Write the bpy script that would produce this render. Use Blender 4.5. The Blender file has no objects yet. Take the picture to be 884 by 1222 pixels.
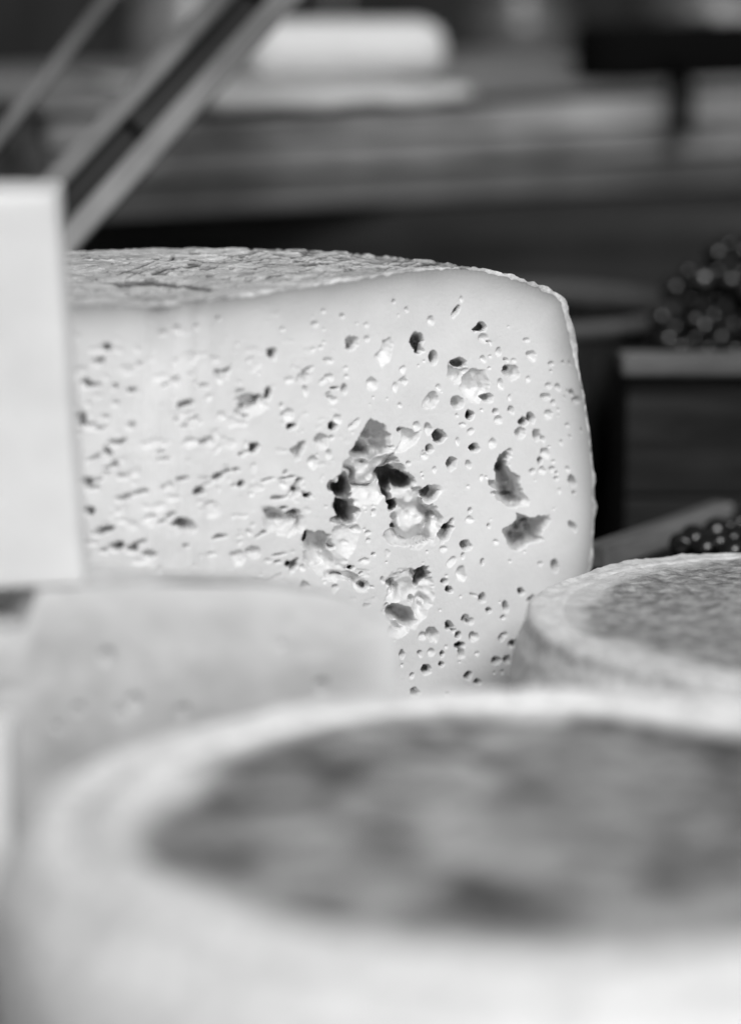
import bpy, bmesh, math, random
import numpy as np
from mathutils import Vector, Matrix

random.seed(7)
rng = np.random.default_rng(11)
R_ = math.radians
scene = bpy.context.scene
col = scene.collection

# ------------------------------------------------------------------ camera
CAMZ, PITCH, FPX = 0.336, R_(11.5), 100 / 24 * 884      # photo focal length in pixels
cam_d = bpy.data.cameras.new('camera')
cam = bpy.data.objects.new('camera', cam_d)
col.objects.link(cam)
cam.location = (0, 0, CAMZ)
cam.rotation_euler = (math.pi / 2 - PITCH, 0, 0)
cam_d.sensor_fit = 'HORIZONTAL'
cam_d.sensor_width = 24.0
cam_d.lens = 100.0
cam_d.clip_start = 0.05
cam_d.clip_end = 50
cam_d.dof.use_dof = True
cam_d.dof.focus_distance = 1.225
cam_d.dof.aperture_fstop = 2.4
cam_d.dof.aperture_blades = 9
scene.camera = cam

# ------------------------------------------------------------------ world, sun, exposure
SUN_DIR = Vector((0.24, -0.78, 0.66)).normalized()       # towards the sun
el = math.asin(SUN_DIR.z)
az = math.atan2(SUN_DIR.x, SUN_DIR.y)
world = bpy.data.worlds.new('World')
scene.world = world
world.use_nodes = True
wn, wl = world.node_tree.nodes, world.node_tree.links
wn.clear()
sky = wn.new('ShaderNodeTexSky')
sky.sky_type = 'NISHITA'
sky.sun_disc = False
sky.sun_elevation = el
sky.sun_rotation = az
bw = wn.new('ShaderNodeRGBToBW')                          # black-and-white photograph: neutral light
bg = wn.new('ShaderNodeBackground')
bg.inputs['Strength'].default_value = 0.06
wo = wn.new('ShaderNodeOutputWorld')
wl.new(sky.outputs[0], bw.inputs[0])
wl.new(bw.outputs[0], bg.inputs['Color'])
wl.new(bg.outputs[0], wo.inputs['Surface'])

sun_d = bpy.data.lights.new('sun', 'SUN')
sun_d.energy = 1.5
sun_d.angle = R_(24)
sun = bpy.data.objects.new('sun', sun_d)
col.objects.link(sun)
sun.rotation_euler = SUN_DIR.to_track_quat('Z', 'Y').to_euler()
sun.location = (1, -1, 2)

scene.view_settings.view_transform = 'Standard'
scene.view_settings.look = 'None'
scene.view_settings.gamma = 1.0
scene.view_settings.use_curve_mapping = False
scene.view_settings.exposure = 0.80

# ------------------------------------------------------------------ pixel helpers
CP, SP = math.cos(PITCH), math.sin(PITCH)

def at(px, py, Y):
    """point on the ray through photo pixel (px,py) at world depth Y"""
    a, b = (px - 442) / FPX, -(py - 611) / FPX
    d = Vector((a, CP + b * SP, -SP + b * CP))
    s = Y / d.y
    return Vector((d.x * s, Y, CAMZ + d.z * s))

def project(V):
    """photo pixel of world points (n,3)"""
    x, y, z = V[:, 0], V[:, 1], V[:, 2] - CAMZ
    depth = y * CP - z * SP
    up = y * SP + z * CP
    return 442 + FPX * x / depth, 611 - FPX * up / depth

# ------------------------------------------------------------------ noise
def _lattice(seed):
    return np.random.default_rng(seed).random((256, 256)).astype(np.float64)
_L = {}
def vnoise(x, y, seed=0):
    if seed not in _L:
        _L[seed] = _lattice(seed)
    L = _L[seed]
    xi, yi = np.floor(x).astype(int), np.floor(y).astype(int)
    fx, fy = x - xi, y - yi
    fx = fx * fx * (3 - 2 * fx)
    fy = fy * fy * (3 - 2 * fy)
    a, b = L[xi % 256, yi % 256], L[(xi + 1) % 256, yi % 256]
    c, d = L[xi % 256, (yi + 1) % 256], L[(xi + 1) % 256, (yi + 1) % 256]
    return (a * (1 - fx) + b * fx) * (1 - fy) + (c * (1 - fx) + d * fx) * fy - 0.5
def fbm(x, y, seed=0, octv=4):
    t, amp = 0, 1.0
    for k in range(octv):
        t = t + amp * vnoise(x * 2 ** k + 17.3 * k, y * 2 ** k + 5.1 * k, seed + k)
        amp *= 0.5
    return t

# ------------------------------------------------------------------ mesh helpers
def link(name, me, mat=None, parent=None, smooth=True):
    o = bpy.data.objects.new(name, me)
    col.objects.link(o)
    if mat is not None and not me.materials:
        me.materials.append(mat)
    if parent is not None:
        o.parent = parent
    if smooth and len(me.polygons):
        me.polygons.foreach_set('use_smooth', np.ones(len(me.polygons), dtype=bool))
    return o

def grid_mesh(name, V, nu, nv, wrap_u=False, attrs=None, flip=False):
    """V: (nu*nv,3), index = u*nv+v"""
    iu = np.arange(nu if wrap_u else nu - 1)
    iv = np.arange(nv - 1)
    U, W = np.meshgrid(iu, iv, indexing='ij')
    U2 = (U + 1) % nu
    q = np.stack([U * nv + W, U2 * nv + W, U2 * nv + W + 1, U * nv + W + 1], -1).reshape(-1, 4)
    if flip:
        q = q[:, ::-1]
    me = bpy.data.meshes.new(name)
    n = len(q)
    me.vertices.add(len(V))
    me.vertices.foreach_set('co', np.ascontiguousarray(V, dtype=np.float32).ravel())
    me.loops.add(n * 4)
    me.loops.foreach_set('vertex_index', np.ascontiguousarray(q, dtype=np.int32).ravel())
    me.polygons.add(n)
    me.polygons.foreach_set('loop_start', np.arange(n, dtype=np.int32) * 4)
    me.update(calc_edges=True)
    me.validate()
    for k, a in (attrs or {}).items():
        at_ = me.attributes.new(k, 'FLOAT', 'POINT')
        at_.data.foreach_set('value', np.ascontiguousarray(a, dtype=np.float32).ravel())
    return me

def bm_mesh(name, bm):
    me = bpy.data.meshes.new(name)
    bm.normal_update()
    bm.to_mesh(me)
    bm.free()
    return me

def box_mesh(name, sx, sy, sz, bev=0.0015, seg=2):
    bm = bmesh.new()
    bmesh.ops.create_cube(bm, size=1)
    bmesh.ops.scale(bm, vec=(sx, sy, sz), verts=bm.verts)
    if bev:
        bmesh.ops.bevel(bm, geom=bm.edges[:], offset=bev, segments=seg, affect='EDGES', profile=0.5)
    return bm_mesh(name, bm)

def empty(name, loc, rz=0.0):
    o = bpy.data.objects.new(name, None)
    o.empty_display_size = 0.02
    col.objects.link(o)
    o.location = loc
    o.rotation_euler = (0, 0, rz)
    return o

def tag(o, label, cat, group=None):
    o['label'] = label
    o['category'] = cat
    if group:
        o['group'] = group
    return o

def box_part(name, parent, loc, size, mat, rot=(0, 0, 0), bev=0.0015):
    o = link(name, box_mesh(name, *size, bev=bev), mat, parent, smooth=False)
    o.location = loc
    o.rotation_euler = rot
    return o

# ------------------------------------------------------------------ materials
def new_mat(name):
    m = bpy.data.materials.new(name)
    m.use_nodes = True
    nt = m.node_tree
    return m, nt.nodes, nt.links, nt.nodes['Principled BSDF']

def g(v):
    return (v, v, v, 1)

def noise_node(N, L, scale, detail=4, rough=0.55, vec=None, dist=0.0):
    n = N.new('ShaderNodeTexNoise')
    n.inputs['Scale'].default_value = scale
    n.inputs['Detail'].default_value = detail
    n.inputs['Roughness'].default_value = rough
    n.inputs['Distortion'].default_value = dist
    if vec is not None:
        L.new(vec, n.inputs['Vector'])
    return n

def ramp(N, L, src, stops):
    r = N.new('ShaderNodeValToRGB')
    e = r.color_ramp.elements
    while len(e) < len(stops):
        e.new(0.5)
    for i, (p, v) in enumerate(stops):
        e[i].position = p
        e[i].color = g(v)
    L.new(src, r.inputs['Fac'])
    return r

def mixc(N, L, fac, a, b, mode='MIX'):
    m = N.new('ShaderNodeMix')
    m.data_type = 'RGBA'
    m.blend_type = mode
    if isinstance(fac, float):
        m.inputs[0].default_value = fac
    else:
        L.new(fac, m.inputs[0])
    for s, v in ((6, a), (7, b)):
        if isinstance(v, float):
            m.inputs[s].default_value = g(v)
        else:
            L.new(v, m.inputs[s])
    return m.outputs[2]

def bump(N, L, B, src, strength, dist):
    b = N.new('ShaderNodeBump')
    b.inputs['Strength'].default_value = strength
    b.inputs['Distance'].default_value = dist
    L.new(src, b.inputs['Height'])
    L.new(b.outputs[0], B.inputs['Normal'])

def paste_mat(name, base, under=None, sss=0.5, rough=0.40, var=0.05, vscale=55):
    """inside of a cheese: slightly translucent; the attribute 'edge' marks the drier paste under the rind"""
    m, N, L, B = new_mat(name)
    tc = N.new('ShaderNodeTexCoord')
    n1 = noise_node(N, L, vscale, 3, vec=tc.outputs['Object'])
    c = ramp(N, L, n1.outputs[0], [(0.3, base * (1 - var)), (0.7, min(0.95, base * (1 + var)))]).outputs[0]
    if under:
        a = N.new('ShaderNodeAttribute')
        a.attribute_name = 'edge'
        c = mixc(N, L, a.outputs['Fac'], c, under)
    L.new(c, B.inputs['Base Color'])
    B.inputs['Roughness'].default_value = rough
    B.inputs['Specular IOR Level'].default_value = 0.35
    B.inputs['Subsurface Weight'].default_value = sss
    B.inputs['Subsurface Radius'].default_value = (1, 1, 1)
    B.inputs['Subsurface Scale'].default_value = 0.0012
    n2 = noise_node(N, L, 650, 5, 0.65, tc.outputs['Object'])
    bump(N, L, B, n2.outputs[0], 0.40, 0.0005)
    return m

def rind_mat(name, lo, hi, scale=60, bscale=260, bstr=0.6, bdist=0.0012, stretch=None, scratch=None, rough=0.75, fade=None, tight=1.0):
    m, N, L, B = new_mat(name)
    tc = N.new('ShaderNodeTexCoord')
    v = tc.outputs['Object']
    if stretch:
        mp = N.new('ShaderNodeMapping')
        mp.inputs['Scale'].default_value = stretch
        mp.inputs['Rotation'].default_value = (0, 0, 0.35)
        L.new(v, mp.inputs['Vector'])
        v = mp.outputs[0]
    n1 = noise_node(N, L, scale, 6, 0.62, v, 0.4)
    n2 = noise_node(N, L, bscale, 5, 0.65, v)
    c = ramp(N, L, n1.outputs[0], [(0.5 - .18 * tight, lo), (0.5, (lo + hi) / 2), (0.5 + .16 * tight, hi)]).outputs[0]
    c2 = ramp(N, L, n2.outputs[0], [(0.3, 0.7), (0.6, 1.0)]).outputs[0]
    c = mixc(N, L, 1.0, c, c2, 'MULTIPLY')
    if fade is not None:
        a = N.new('ShaderNodeAttribute')
        a.attribute_name = 'fade'
        c = mixc(N, L, a.outputs['Fac'], c, fade)
    if scratch is not None:
        a = N.new('ShaderNodeAttribute')
        a.attribute_name = 'scratch'
        c = mixc(N, L, a.outputs['Fac'], c, scratch)
    L.new(c, B.inputs['Base Color'])
    B.inputs['Roughness'].default_value = rough
    B.inputs['Specular IOR Level'].default_value = 0.3
    bump(N, L, B, n2.outputs[0], bstr, bdist)
    return m

def wood_mat(name, lo, hi, axis=0, rough=0.7, cross=60):
    m, N, L, B = new_mat(name)
    tc = N.new('ShaderNodeTexCoord')
    oi = N.new('ShaderNodeObjectInfo')
    mp = N.new('ShaderNodeMapping')
    s = [cross, cross, cross]
    s[axis] = cross / 12
    mp.inputs['Scale'].default_value = s
    ad = N.new('ShaderNodeVectorMath')
    ad.operation = 'ADD'
    L.new(tc.outputs['Object'], ad.inputs[0])
    L.new(oi.outputs['Random'], ad.inputs[1])
    L.new(ad.outputs[0], mp.inputs['Vector'])
    n1 = noise_node(N, L, 1.6, 6, 0.65, mp.outputs[0], 0.6)
    n2 = noise_node(N, L, 14, 3, 0.5, tc.outputs['Object'])
    c = ramp(N, L, n1.outputs[0], [(0.3, lo), (0.7, hi)]).outputs[0]
    c2 = ramp(N, L, n2.outputs[0], [(0.35, 0.65), (0.65, 1.0)]).outputs[0]
    c = mixc(N, L, 1.0, c, c2, 'MULTIPLY')
    L.new(c, B.inputs['Base Color'])
    B.inputs['Roughness'].default_value = rough
    B.inputs['Specular IOR Level'].default_value = 0.12
    bump(N, L, B, n1.outputs[0], 0.4, 0.001)
    return m

def plain_mat(name, v, rough=0.5, spec=0.5, var=0.15, scale=40):
    m, N, L, B = new_mat(name)
    tc = N.new('ShaderNodeTexCoord')
    n1 = noise_node(N, L, scale, 4, 0.6, tc.outputs['Object'])
    c = ramp(N, L, n1.outputs[0], [(0.3, v * (1 - var)), (0.7, v * (1 + var))]).outputs[0]
    L.new(c, B.inputs['Base Color'])
    B.inputs['Roughness'].default_value = rough
    B.inputs['Specular IOR Level'].default_value = spec
    return m

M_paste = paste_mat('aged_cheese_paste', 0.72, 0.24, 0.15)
M_block = paste_mat('white_cheese_paste', 0.70, None, 0.6)
M_mid = paste_mat('grey_cheese_paste', 0.48, 0.68, var=0.20, vscale=32)
M_loaf = paste_mat('fresh_cheese', 0.56, None)
M_rind = rind_mat('brushed_rind', 0.34, 0.80, 70, 420, 0.8, 0.0010, (0.6, 1.6, 1.0), 0.035)
M_mrind = rind_mat('pale_rind', 0.60, 0.80, 45, 240, 0.5, 0.001)
M_rimF = rind_mat('floury_rim', 0.72, 0.90, 22, 160, 0.4, 0.001)
M_discF = rind_mat('mouldy_grey_crust', 0.07, 0.52, 27, 120, 0.7, 0.0015, fade=0.74, tight=0.7)
M_rimR = rind_mat('pale_worn_rim', 0.60, 0.80, 50, 300, 0.5, 0.001)
M_discR = rind_mat('speckled_crust', 0.14, 0.54, 150, 420, 0.9, 0.0014, fade=0.58)
M_table = wood_mat('dark_table_wood', 0.03, 0.07, 0)
M_wall = wood_mat('dark_wall_wood', 0.006, 0.035, 2)
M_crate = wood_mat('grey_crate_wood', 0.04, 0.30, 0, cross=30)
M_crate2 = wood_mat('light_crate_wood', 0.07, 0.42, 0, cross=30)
M_crate_shade = wood_mat('shaded_crate_wood', 0.02, 0.15, 0, cross=30)
M_lid = wood_mat('pale_lid_wood', 0.08, 0.34, 0, cross=30)
M_dark = wood_mat('black_stained_wood', 0.006, 0.045, 0, cross=24)
M_strut = wood_mat('worn_strut_wood', 0.10, 0.30, 0)
M_strutd = wood_mat('strut_panel_wood', 0.012, 0.04, 0)
M_box = wood_mat('brown_box_wood', 0.008, 0.035, 0)
M_ledge = wood_mat('pale_ledge_wood', 0.08, 0.22, 0)
M_bask = wood_mat('basket_splint', 0.02, 0.06, 2)
M_hoop = wood_mat('basket_hoop', 0.08, 0.15, 0)
M_fruit = plain_mat('glossy_dark_skin', 0.005, 0.22, 0.6, 0.4, 90)
M_black = plain_mat('black_plastic', 0.003, 0.9, 0.05)
M_paper = plain_mat('grey_paper', 0.30, 0.8, 0.2)
M_sheet = plain_mat('white_paper', 0.82, 0.7, 0.2, 0.05)
M_glass = plain_mat('stoneware', 0.12, 0.35, 0.5)
M_glass2 = plain_mat('dark_stoneware', 0.06, 0.35, 0.5)

# ================================================================== setting
table = empty('table', (0, 1.3, 0))
table['kind'] = 'structure'
pm = None
for i in range(16):
    y = 0.42 + i * 0.125
    if pm is None:
        o = link('plank', box_mesh('plank', 2.6, 0.122, 0.03, 0.002), M_table, table, False)
        pm = o.data
    else:
        o = link('plank', pm, None, table, False)
    o.location = (random.uniform(-.05, .05), y - 1.3, -0.015)
wall = empty('back_wall', (0, 2.42, 0))
wall['kind'] = 'structure'
pm = None
for i in range(22):
    if pm is None:
        o = link('plank', box_mesh('plank', 0.146, 0.02, 1.3, 0.003), M_wall, wall, False)
        pm = o.data
    else:
        o = link('plank', pm, None, wall, False)
    o.location = (-1.6 + i * 0.15, random.uniform(-.004, .004), 0.2)

# ================================================================== the cut aged cheese
TIP = np.array([-0.0773, 1.13])
TH_R, TH_L = R_(35), R_(186)
ZTOP = 0.1846
PROF = np.array([(0.0, 0.0), (.03, .0006), (.06, .0018), (.09, .0034), (.115, .0046), (.135, .0044), (.150, .0022),
                 (.163, -.0015), (.176, -.0062), (.186, -.0105), (.1895, -.0135), (.1915, -.020), (.1950, -.032),
                 (.2003, -.050), (.2042, -.068), (.2068, -.088), (.2075, -.100), (.2068, -.118), (.2035, -.140),
                 (.197, -.160), (.190, -.174), (.180, -.182), (.165, -.1846)])
_s = np.concatenate([[0], np.cumsum(np.hypot(*np.diff(PROF, axis=0).T))])
PLEN = _s[-1]
def prof_at(s):
    return np.interp(s, _s, PROF[:, 0]), np.interp(s, _s, PROF[:, 1])
def prof_n(s):
    e = 0.0015
    r1, z1 = prof_at(np.clip(s - e, 0, PLEN))
    r2, z2 = prof_at(np.clip(s + e, 0, PLEN))
    tr, tz = r2 - r1, z2 - z1
    n = np.hypot(tr, tz) + 1e-12
    return -tz / n, tr / n         # (r,z) components of the outward normal
imax = int(np.argmax(PROF[:, 0]))

# ---- relief of the cut faces, traced in photo pixels and turned into millimetres of depth on the face
SS = 2
X0, Y0, X1, Y1 = 40, 290, 740, 900
HX, HY = (X1 - X0) * SS, (Y1 - Y0) * SS
gy, gx = np.mgrid[0:HY, 0:HX]
PXX = X0 + gx / SS
PYY = Y0 + gy / SS
D = np.zeros((HY, HX))
WXn = fbm(PXX / 9, PYY / 9, 3, 3) * 3.2 + fbm(PXX / 3.2, PYY / 3.2, 31, 2) * 1.1
WYn = fbm(PXX / 9, PYY / 9, 43, 3) * 3.2 + fbm(PXX / 3.2, PYY / 3.2, 71, 2) * 1.1
JX = fbm(PXX / 5, PYY / 5, 171, 3) * 2.6
JY = fbm(PXX / 5, PYY / 5, 181, 3) * 2.6
RUF = fbm(PXX / 15, PYY / 15, 91, 2) + 0.12 * fbm(PXX / 5, PYY / 5, 95, 2)
RUF2 = 1 - np.abs(fbm(PXX / 14 + RUF, PYY / 10, 101, 3)) * 3

def ell(cx, cy, rx, ry=None, rot=0, d=2.0, warp=0.85):
    ry = rx if ry is None else ry
    m = max(rx, ry) + 6
    a0, a1 = int(max(0, (cx - m - X0) * SS)), int(min(HX, (cx + m - X0) * SS))
    b0, b1 = int(max(0, (cy - m - Y0) * SS)), int(min(HY, (cy + m - Y0) * SS))
    if a1 <= a0 or b1 <= b0:
        return
    sl = (slice(b0, b1), slice(a0, a1))
    w = warp * min(1.3, min(rx, ry) / 4.0)
    x = PXX[sl] - cx + WXn[sl] * w
    y = PYY[sl] - cy + WYn[sl] * w
    c, s = math.cos(R_(rot)), math.sin(R_(rot))
    u, v = (x * c - y * s) / rx, (x * s + y * c) / ry
    rho = u * u + v * v
    p = np.clip(1.06 - rho, 0, 1) ** (0.95 if d < 3 else 0.6)
    tilt = np.clip(1 - 0.42 * x / rx - 0.22 * y / ry, 0.12, 1.5)
    D[sl] = np.maximum(D[sl], d * p * tilt * (1 + 0.3 * RUF[sl]))

def boxblur(m, r):
    for ax in (0, 1):
        for _ in range(3):
            pad = [(0, 0), (0, 0)]
            pad[ax] = (r + 1, r)
            c = np.cumsum(np.pad(m, pad), axis=ax)
            n_ = m.shape[ax]
            m = (np.take(c, np.arange(2 * r + 1, 2 * r + 1 + n_), axis=ax) - np.take(c, np.arange(0, n_), axis=ax)) / (2 * r + 1)
    return m

def poly(pts, d, w=5.0, ramp_=(0, 0), ox=0, oy=0, sc=1.0, warp=1.15, rough=0.3, soft=0.6):
    """irregular cavity; ramp_=(kx,ky): depth falls from 1 to 1-k from left to right / top to bottom"""
    P = np.array([(ox + x / sc, oy + y / sc) for x, y in pts])
    lo, hi = P.min(0) - 8, P.max(0) + 8
    a0, a1 = int(max(0, (lo[0] - X0) * SS)), int(min(HX, (hi[0] - X0) * SS))
    b0, b1 = int(max(0, (lo[1] - Y0) * SS)), int(min(HY, (hi[1] - Y0) * SS))
    sl = (slice(b0, b1), slice(a0, a1))
    x = PXX[sl] + WXn[sl] * warp + JX[sl]
    y = PYY[sl] + WYn[sl] * warp + JY[sl]
    inside = np.zeros(x.shape, bool)
    dist = np.full(x.shape, 1e9)
    n = len(P)
    for i in range(n):
        (xa, ya), (xb, yb) = P[i], P[(i + 1) % n]
        cr = ((ya > y) != (yb > y)) & (x < (xb - xa) * (y - ya) / (yb - ya + 1e-12) + xa)
        inside ^= cr
        t = np.clip(((x - xa) * (xb - xa) + (y - ya) * (yb - ya)) / ((xb - xa) ** 2 + (yb - ya) ** 2 + 1e-9), 0, 1)
        dist = np.minimum(dist, np.hypot(x - xa - t * (xb - xa), y - ya - t * (yb - ya)))
    dist = np.where(inside, dist, 0)
    b = boxblur(inside.astype(float), max(1, int(dist.max() * SS * 0.45)))
    p = (0.30 * np.clip(dist / w, 0, 1) ** soft + 0.70 * np.clip((b - 0.3) / 0.62, 0, 1)) * (dist > 0)
    fx = (x - P[:, 0].min()) / max(1, np.ptp(P[:, 0]))
    fy = (y - P[:, 1].min()) / max(1, np.ptp(P[:, 1]))
    f = (1 - ramp_[0] * np.clip(fx, 0, 1)) * (1 - ramp_[1] * np.clip(fy, 0, 1))
    d = d * (1.15 + 0.12 * d)
    dep = d * p * f * (1 + rough * 1.2 * RUF[sl]) + rough * p * np.clip(RUF2[sl], 0, 1) * 0.25
    D[sl] = np.maximum(D[sl], np.where(inside, dep, 0))

T7 = dict(ox=380, oy=490, sc=5.525)
T8 = dict(ox=340, oy=600, sc=5.525)
T3 = dict(ox=220, oy=360, sc=5.525)
T4 = dict(ox=220, oy=520, sc=5.525)
T5 = dict(ox=360, oy=360, sc=5.525)
T6 = dict(ox=500, oy=340, sc=4.42)
T9 = dict(ox=500, oy=520, sc=4.42)
TA = dict(ox=450, oy=670, sc=4.42)
# large torn hollows
CREV = np.clip(1 - np.abs(fbm(PXX / 34 + 3, PYY / 27, 191, 2)) * 5.0, 0, 1) ** 1.5
TEAR = np.clip(fbm(PXX / 22, PYY / 18, 195, 2) * 1.8, -0.5, 1)
def torn(pts, d, crev, ox=0, oy=0, sc=1.0):
    before = D.copy()
    D[:] = 0
    poly(pts, d, 7, ox=ox, oy=oy, sc=sc, rough=.5, warp=1.5)
    m = np.clip(D / d, 0, 1)
    D[:] = np.maximum(before, D * (1 + 0.9 * TEAR) + m * crev * CREV)
torn([(215, 300), (300, 300), (420, 285), (500, 300), (585, 400), (640, 440), (640, 520), (700, 520), (700, 620), (790, 630), (830, 740), (760, 860), (640, 900),
      (450, 880), (430, 830), (490, 720), (470, 600), (440, 560), (400, 610), (350, 620), (265, 640), (250, 740), (105, 745), (130, 640), (85, 480), (160, 430)], 2.8, 8, **T7)
torn([(110, 330), (200, 300), (330, 230), (390, 330), (400, 440), (520, 500), (590, 560), (520, 600), (400, 520), (250, 500), (150, 430)], 1.6, 6, **T8)
torn([(60, 70), (180, 40), (300, 90), (290, 230), (220, 350), (100, 380), (40, 300)], 1.5, 5, **TA)
torn([(330, 640), (420, 590), (540, 620), (560, 700), (440, 770), (340, 760)], 1.0, 4, **T3)
torn([(500, 460), (640, 470), (800, 520), (820, 620), (680, 660), (540, 620)], 1.3, 5, **T4)
poly([(160, 340), (300, 315), (420, 290), (500, 300), (520, 340), (480, 370), (410, 395), (380, 450), (370, 600), (250, 610), (210, 420)], 2.4, 10, rough=.4, **T7)
poly([(470, 560), (560, 520), (680, 520), (700, 620), (790, 630), (830, 740), (790, 820), (760, 884), (440, 884), (440, 820), (490, 720), (480, 620)], 2.6, 9, (.6, .2), rough=.35, **T7)
poly([(355, 45), (395, 90), (440, 100), (465, 170), (490, 270), (430, 280), (380, 340), (350, 350), (300, 315), (255, 320), (215, 300), (240, 230), (275, 170), (320, 90)], 12, 7, (.8, 0), rough=.6, **T7)
poly([(85, 480), (150, 475), (160, 430), (200, 400), (250, 470), (240, 560), (215, 610), (140, 600), (125, 580), (100, 545)], 15, 5, (.4, 0), rough=.4, **T7)
poly([(118, 575), (145, 575), (260, 605), (265, 660), (245, 700), (240, 740), (105, 742), (140, 690), (125, 640)], 17, 4, (.25, 0), rough=.3, **T7)
poly([(415, 375), (480, 370), (490, 400), (580, 405), (640, 440), (630, 510), (560, 520), (500, 490), (490, 560), (430, 545), (420, 440)], 16, 5, (.35, .35), rough=.4, **T7)
ell(470.5, 606, 7, 6.5, 0, 10)
poly([(455, 795), (490, 740), (530, 735), (545, 775)], 8, 4, **T7)
poly([(530, 120), (600, 125), (680, 150), (640, 220), (580, 270), (500, 290), (520, 230), (555, 155)], 3.4, 5, (.4, 0), rough=.5, **T7)
ell(479, 513, 5.5, 3, 0, 5)
poly([(715, 515), (800, 505), (800, 550), (745, 610), (700, 595)], 6.5, 4, (.3, .2), **T7)
poly([(70, 505), (95, 530), (85, 540), (62, 520)], 6, 2, **T7)
poly([(130, 210), (170, 200), (240, 190), (290, 230), (300, 300), (360, 370), (380, 420), (300, 470), (230, 440), (170, 380), (125, 300)], 7.5, 8, (.6, .35), rough=.5, **T8)
poly([(300, 200), (330, 140), (470, 130), (480, 200), (470, 330), (380, 380), (330, 330)], 2.2, 9, (.4, 0), rough=.35, **T8)
poly([(465, 530), (555, 520), (567, 570), (530, 580)], 5, 3, **T8)
poly([(685, 510), (715, 500), (738, 530), (730, 590), (695, 650)], 4, 3, **T8)
poly([(680, 690), (740, 668), (820, 690), (884, 740), (880, 800), (820, 830), (750, 770), (680, 735)], 8, 5, (.2, .2), **T8)
poly([(50, 470), (30, 400), (90, 360), (85, 430)], 4.5, 4, **T8)
poly([(340, 690), (385, 630), (470, 605), (525, 640), (510, 668), (440, 720), (390, 745), (365, 715)], 5, 4, (0, .3), **T3)
poly([(770, 470), (800, 440), (860, 425), (840, 470), (800, 540), (735, 525)], 3.2, 4, (.4, 0), **T3)
poly([(700, 90), (790, 30), (795, 65), (770, 130), (725, 170), (725, 110)], 3.8, 4, **T4)
poly([(690, 400), (710, 320), (750, 265), (790, 290), (750, 340), (775, 380), (690, 420)], 3.6, 4, **T4)
poly([(535, 490), (580, 480), (640, 500), (720, 495), (780, 530), (790, 580), (730, 570), (690, 600), (640, 640), (600, 595), (545, 570)], 5.5, 6, (0, .75), rough=.6, **T4)
ell(324, 611, 8, 4, 0, 6.5)
poly([(310, 230), (375, 240), (375, 280), (330, 310), (285, 305), (300, 260)], 4.5, 5, (.4, 0), **T5)
poly([(530, 260), (580, 240), (595, 280), (580, 380), (520, 440), (505, 400), (485, 345), (530, 310)], 2.4, 5, (.5, 0), rough=.5, **T5)
poly([(715, 270), (720, 235), (780, 200), (800, 240), (795, 275), (810, 335), (795, 335), (765, 290), (735, 305)], 8, 4, **T5)
ell(517, 426.5, 5, 8.5, 0, 9, .4)
poly([(795, 690), (815, 640), (850, 595), (878, 600), (890, 650), (884, 695), (820, 710)], 4.6, 5, (.3, .4), **T5)
poly([(278, 225), (305, 215), (325, 195), (345, 200), (355, 235), (325, 245), (290, 245)], 6, 3, warp=.5, **T6)
poly([(170, 405), (210, 370), (250, 405), (235, 440), (190, 435)], 6.5, 4, **T6)
poly([(150, 410), (175, 440), (230, 440), (260, 450), (215, 520), (180, 525), (155, 480)], 4.2, 5, (.5, 0), **T6)
poly([(235, 490), (270, 445), (350, 450), (370, 490), (355, 570), (320, 625), (280, 615), (240, 590), (215, 540)], 4.4, 9, (.55, 0), rough=.7, **T6)
poly([(440, 455), (490, 420), (520, 435), (525, 480), (490, 510), (455, 490)], 5.5, 5, (.45, .3), **T6)
poly([(85, 770), (130, 768), (152, 800), (105, 842), (78, 825)], 6.5, 4, warp=.5, **T6)
poly([(420, 140), (425, 100), (470, 70), (500, 80), (490, 110), (450, 145), (490, 190), (530, 215), (520, 250), (555, 300), (590, 340), (570, 370), (480, 370), (405, 335), (415, 290), (375, 250), (405, 240), (408, 180)], 12, 8, (.85, 0), rough=.5, **T9)
poly([(515, 405), (580, 440), (690, 420), (700, 450), (650, 500), (660, 560), (590, 560), (530, 600), (490, 600), (460, 540), (445, 495), (470, 480), (515, 450)], 13, 6, (.6, 0), rough=.5, **T9)
ell(607, 636, 5, 4, 0, 12)
ell(624, 650, 6, 4, 0, 11)
poly([(105, 520), (130, 485), (150, 455), (175, 440), (180, 490), (150, 540), (125, 570)], 7, 4, (.4, 0), **T9)
poly([(195, 40), (270, 25), (265, 55), (283, 90), (240, 105), (215, 148), (215, 100), (195, 92), (215, 75), (200, 60)], 8, 3, warp=.5, **TA)
poly([(60, 100), (200, 70), (290, 120), (270, 220), (190, 240), (130, 190), (70, 200)], 1.6, 8, rough=.6, **TA)
poly([(60, 350), (150, 320), (190, 350), (130, 400), (50, 395)], 1.6, 8, rough=.6, **TA)
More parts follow.
